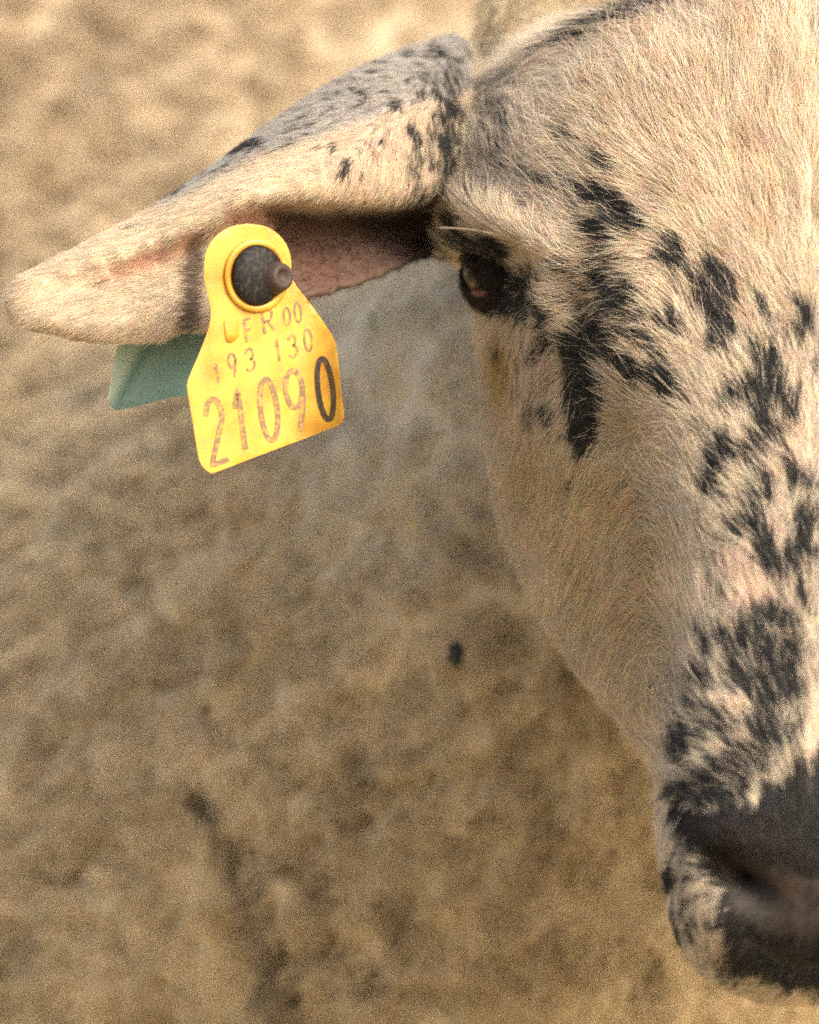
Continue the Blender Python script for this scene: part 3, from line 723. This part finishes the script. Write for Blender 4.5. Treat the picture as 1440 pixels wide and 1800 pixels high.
t.links.new(nz.outputs['Fac'], rp.inputs[0]); t.links.new(rp.outputs[0], b.inputs['Base Color'])
stud = under(ringmesh(44, [(1.0, -.0012), (1.0, .0010), (.96, .0020), (.88, .0026), (.6, .0032), (.3, .0036), (.02, .0037)], 'stud', blk_m, ry=54), tag)
knob_m, t, b = mat('stud_worn', (.045, .032, .025), .6, Specular_IOR_Level=.25)
def knob():
    axis = Vector((.62, -.75, .05)).normalized(); c0 = Vector(P(474, 489, -.0175)); u = axis.orthogonal().normalized(); w_ = axis.cross(u); Vv = []
    prof = [(0, .0046), (.0022, .0044), (.0040, .0038), (.0052, .0034), (.0058, .0029), (.0056, .0018), (.0048, .0014), (.0046, .0002)]
    for h, r in prof:
        for j in range(32):
            a = 2 * math.pi * j / 32; Vv.append(c0 + axis * h * .92 + (u * math.cos(a) + w_ * math.sin(a)) * r * .88)
    return mesh_obj('knob', Vv, grid_faces(len(prof), 32, True) + [tuple(range(len(prof) * 32 - 32, len(prof) * 32))], knob_m)
kb = knob(); kb.parent = stud
# --- printed characters, stroked, on the face of the panel
ink_m, t, b = mat('ink_brown', (.135, .085, .048), .5)
def worn(t, b, c0, c1, lo=.45, hi=.68):
    tc_ = t.nodes.new('ShaderNodeTexCoord'); n_ = t.nodes.new('ShaderNodeTexNoise'); n_.inputs['Scale'].default_value = 900; n_.inputs['Detail'].default_value = 5
    r_ = t.nodes.new('ShaderNodeValToRGB'); r_.color_ramp.elements[0].position = lo; r_.color_ramp.elements[0].color = (*c0, 1)
    r_.color_ramp.elements[1].position = hi; r_.color_ramp.elements[1].color = (*c1, 1)
    t.links.new(tc_.outputs['Object'], n_.inputs['Vector']); t.links.new(n_.outputs['Fac'], r_.inputs[0]); t.links.new(r_.outputs[0], b.inputs['Base Color'])
worn(t, b, (.15, .09, .04), (.40, .22, .04))
ink2_m, t, b = mat('ink_black', (.035, .030, .022), .5); worn(t, b, (.028, .025, .02), (.09, .065, .03))
orange_m, t, b = mat('ink_orange', (.50, .245, .02), .5)
def arc(cx_, cy_, rx, ry, a0, a1, n=14):
    return [(cx_ + rx * math.cos(R(a0 + (a1 - a0) * i / n)), cy_ + ry * math.sin(R(a0 + (a1 - a0) * i / n))) for i in range(n + 1)]
GL = {  # unit box, y down; list of polylines
 '0': [arc(.5, .5, .42, .5, 0, 360, 28)],
 '1': [[(.15, .28), (.55, 0), (.55, 1)]],
 '2': [arc(.5, .27, .42, .27, 190, 380, 12) + [(.05, 1), (.98, 1)]],
 '3': [arc(.48, .25, .40, .25, 200, 450, 12) + arc(.46, .74, .46, .26, -90, 160, 12)],
 '5': [[(.9, 0), (.2, 0), (.12, .42)] + arc(.46, .68, .44, .32, -100, 150, 14)],
 '9': [arc(.5, .3, .40, .3, 0, 360, 22), [(.9, .3), (.86, .55), (.55, 1)]],
 'F': [[(.9, 0), (.15, 0), (.15, 1)], [(.15, .48), (.75, .48)]],
 'R': [[(.12, 1), (.12, 0), (.55, 0)] + arc(.55, .25, .35, .25, -90, 90, 8) + [(.12, .5)], [(.5, .5), (.95, 1)]],
 'B': [[(.12, 1), (.12, 0), (.5, 0)] + arc(.5, .24, .36, .24, -90, 90, 8) + [(.12, .48)], [(.5, .48)] + arc(.5, .74, .42, .26, -90, 90, 8) + [(.12, 1)]],
}
def glyph(ch, cx_, cy_, wd, ht, sw, m, up=(-.13, -1), right=(.93, -.36), nm='digit'):
    """cx,cy = centre in photo pixels; up/right = the letter's own axes there"""
    ux, uy = up; l = math.hypot(ux, uy); ux, uy = ux / l, uy / l; rx, ry = right; l = math.hypot(rx, ry); rx, ry = rx / l, ry / l
    Vv, Ff = [], []
    for line in GL[ch]:
        q = [(cx_ + (x - .5) * wd * rx + (.5 - y) * ht * ux, cy_ + (x - .5) * wd * ry + (.5 - y) * ht * uy) for x, y in line]
        q2 = [q[0]]
        for a, c in zip(q, q[1:]):
            k = max(1, int(math.hypot(c[0] - a[0], c[1] - a[1]) / 6))
            q2 += [(a[0] + (c[0] - a[0]) * i / k, a[1] + (c[1] - a[1]) * i / k) for i in range(1, k + 1)]
        q = q2; o = len(Vv); nq = len(q)
        for i, (a, c) in enumerate(q):
            p0, p1 = q[max(i - 1, 0)], q[min(i + 1, nq - 1)]
            if i == 0 and q[0] == q[-1] or (i in (0, nq - 1) and math.hypot(q[0][0] - q[-1][0], q[0][1] - q[-1][1]) < 1): p0, p1 = q[-2], q[1]
            dx, dy = p1[0] - p0[0], p1[1] - p0[1]; l = math.hypot(dx, dy) + 1e-9; nx, ny = -dy / l * sw / 2, dx / l * sw / 2
            for s_ in (-1, 1):
                aa, cc = a + nx * s_, c + ny * s_; Vv.append(P(aa, cc, tag_y(aa, cc) - .00012))
            for s_ in (1, -1):
                aa, cc = a + nx * s_, c + ny * s_; Vv.append(P(aa, cc, tag_y(aa, cc) + .00012))
        for i in range(nq - 1):
            for e in range(4):
                Ff.append((o + 4 * i + e, o + 4 * i + (e + 1) % 4, o + 4 * i + 4 + (e + 1) % 4, o + 4 * i + 4 + e))
    g = mesh_obj(nm, Vv, Ff, m, None, False); under(g, tag); return g
for ch, a, c, wd, ht, m in (('2', 380, 757, 34, 112, ink_m), ('1', 424, 738, 26, 106, ink_m), ('0', 473, 720, 36, 108, ink_m), ('9', 520, 705, 38, 108, ink_m), ('0', 572, 684, 32, 108, ink2_m)):
    glyph(ch, a, c, wd, ht, 9.5, m)
for ch, a, c, wd, ht in (('1', 382, 656, 10, 34), ('9', 409, 642, 16, 42), ('3', 440, 632, 18, 38), ('1', 489, 616, 10, 38), ('3', 515, 608, 17, 38), ('0', 542, 598, 16, 38)):
    glyph(ch, a, c, wd, ht, 4.2, ink_m)
for ch, a, c, wd, ht in (('F', 437, 580, 17, 38), ('R', 471, 564, 22, 40)):
    glyph(ch, a, c, wd, ht, 4.6, ink_m, nm='letter')
for ch, a, c, wd, ht in (('0', 505, 556, 14, 30), ('0', 524, 549, 14, 34)):
    glyph(ch, a, c, wd, ht, 4.0, ink_m)
lg = [(393, 566), (414, 556), (420, 592), (399, 602)]
lo = plate(np.array(lg, float), lambda a, b_: tag_y(a, b_) - .00012, .0003, 'logo', orange_m, None); lo.modifiers.clear(); under(lo, tag)

# ------------------------------------------------------------------ teal tag behind the ear
teal_m, t, b = mat('teal_plastic', (.045, .105, .095), .35)
nz = t.nodes.new('ShaderNodeTexNoise'); nz.inputs['Scale'].default_value = 200
rp = t.nodes.new('ShaderNodeValToRGB'); rp.color_ramp.elements[0].color = (.085, .165, .145, 1); rp.color_ramp.elements[1].color = (.13, .235, .205, 1)
t.links.new(nz.outputs['Fac'], rp.inputs[0]); t.links.new(rp.outputs[0], b.inputs['Base Color'])
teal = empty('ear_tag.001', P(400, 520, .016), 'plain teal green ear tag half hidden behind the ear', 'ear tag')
def teal_y(a, b_):
    y = .0185 + (a - 330) * S * .10
    q = 203 + (705 - b_) * .55 - a
    if q > 0: y -= q * S * 1.3 * min(1, q / 10)
    return y
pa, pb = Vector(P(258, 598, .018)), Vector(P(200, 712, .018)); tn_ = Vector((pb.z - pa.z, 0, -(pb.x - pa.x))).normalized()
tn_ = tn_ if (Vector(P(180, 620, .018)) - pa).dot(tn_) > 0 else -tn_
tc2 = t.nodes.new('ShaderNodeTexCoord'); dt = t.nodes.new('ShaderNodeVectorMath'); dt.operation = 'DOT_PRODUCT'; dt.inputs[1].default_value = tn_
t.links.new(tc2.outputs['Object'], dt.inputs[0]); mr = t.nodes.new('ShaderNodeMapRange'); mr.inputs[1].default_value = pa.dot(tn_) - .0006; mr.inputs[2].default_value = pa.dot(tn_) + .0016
t.links.new(dt.outputs['Value'], mr.inputs[0]); lit_mix = t.nodes.new('ShaderNodeMix'); lit_mix.data_type = 'RGBA'; lit_mix.inputs[7].default_value = (.40, .52, .47, 1)  # skylight on the left facet painted in as a pale colour
t.links.new(mr.outputs[0], lit_mix.inputs[0]); t.links.new(rp.outputs[0], lit_mix.inputs[6]); t.links.new(lit_mix.outputs[2], b.inputs['Base Color'])
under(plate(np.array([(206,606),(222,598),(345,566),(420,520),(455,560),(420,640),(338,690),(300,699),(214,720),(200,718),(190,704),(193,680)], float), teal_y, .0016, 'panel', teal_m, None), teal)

# ------------------------------------------------------------------ bits caught in the wool
grass_m, t, b = mat('green_blade', (.14, .17, .06), .6)
straw_m, t, b = mat('dry_straw', (.46, .34, .12), .6)
burr_m, t, b = mat('burr_dark', (.03, .03, .028), .8)
ntree = bvhtree.BVHTree.FromPolygons([tuple(q) for q in co], [tuple(q) for q in tri.tolist()])
def surf_y(a, b_):
    o = Vector((0, -D, 0)); d = (Vector(P(a, b_, 0)) - o).normalized(); h = ntree.ray_cast(o, d)
    return (h[0].y if h[0] is not None else .2) * 1000
def sliver(keys, r, nm, m, label, cat):
    o = tube([(a, b_, surf_y(a, b_) - 7) for a, b_ in keys], r, r * .5, nm, m); o['label'] = label; o['category'] = cat; return o
sliver([(650,548),(655,566),(660,588)], .0006, 'grass_blade', grass_m, 'short green grass blade caught in the neck wool beside the tag', 'grass blade')
sliver([(718,905),(728,925),(745,955)], .0006, 'straw', straw_m, 'short yellow straw caught in the wool under the eye', 'straw')
def burr(a0, b0):
    Vv, Ff = [], []; c = Vector(P(a0, b0, surf_y(a0, b0) * .001 - .008)); v, fc = ball((0, 0, 0), 1, 18, 12)
    for x, y, z in v:
        k = .0022 * (1 + .45 * math.sin(7 * x + 3 * z) * math.sin(9 * y + 5 * z)); Vv.append(c + Vector((x * k * .8, y * k, z * k * 1.25)))
    o = mesh_obj('burr', Vv, fc, burr_m); o['label'] = 'small dark burr stuck in the wool left of the jaw'; o['category'] = 'burr'
burr(801, 1150)
# ------------------------------------------------------------------ unseen ground, added to bounce warm light onto the animal
bounce_gnd_m, t, b = mat('dry_grass_ground', (.30, .23, .12), .9)
nz = t.nodes.new('ShaderNodeTexNoise'); nz.inputs['Scale'].default_value = 6; nz.inputs['Detail'].default_value = 8
rp = t.nodes.new('ShaderNodeValToRGB'); rp.color_ramp.elements[0].position = .35; rp.color_ramp.elements[0].color = (.20, .16, .07, 1)
rp.color_ramp.elements[1].position = .65; rp.color_ramp.elements[1].color = (.42, .32, .18, 1)
t.links.new(nz.outputs['Fac'], rp.inputs[0]); t.links.new(rp.outputs[0], b.inputs['Base Color'])
bounce_ground = mesh_obj('ground', [(-60, -60, -.85), (60, -60, -.85), (60, 60, -.85), (-60, 60, -.85)], [(0, 1, 2, 3)], bounce_gnd_m, None, False)
bounce_ground['kind'] = 'structure'
# a stray dark hair lying on the neck
hk = [(716, 768), (742, 770), (800, 754), (832, 722), (856, 688)]
tube([(a, b_, surf_y(a, b_) - 8) for a, b_ in hk], .00016, .00010, 'stray_hair', stray_m, sheep, 24)
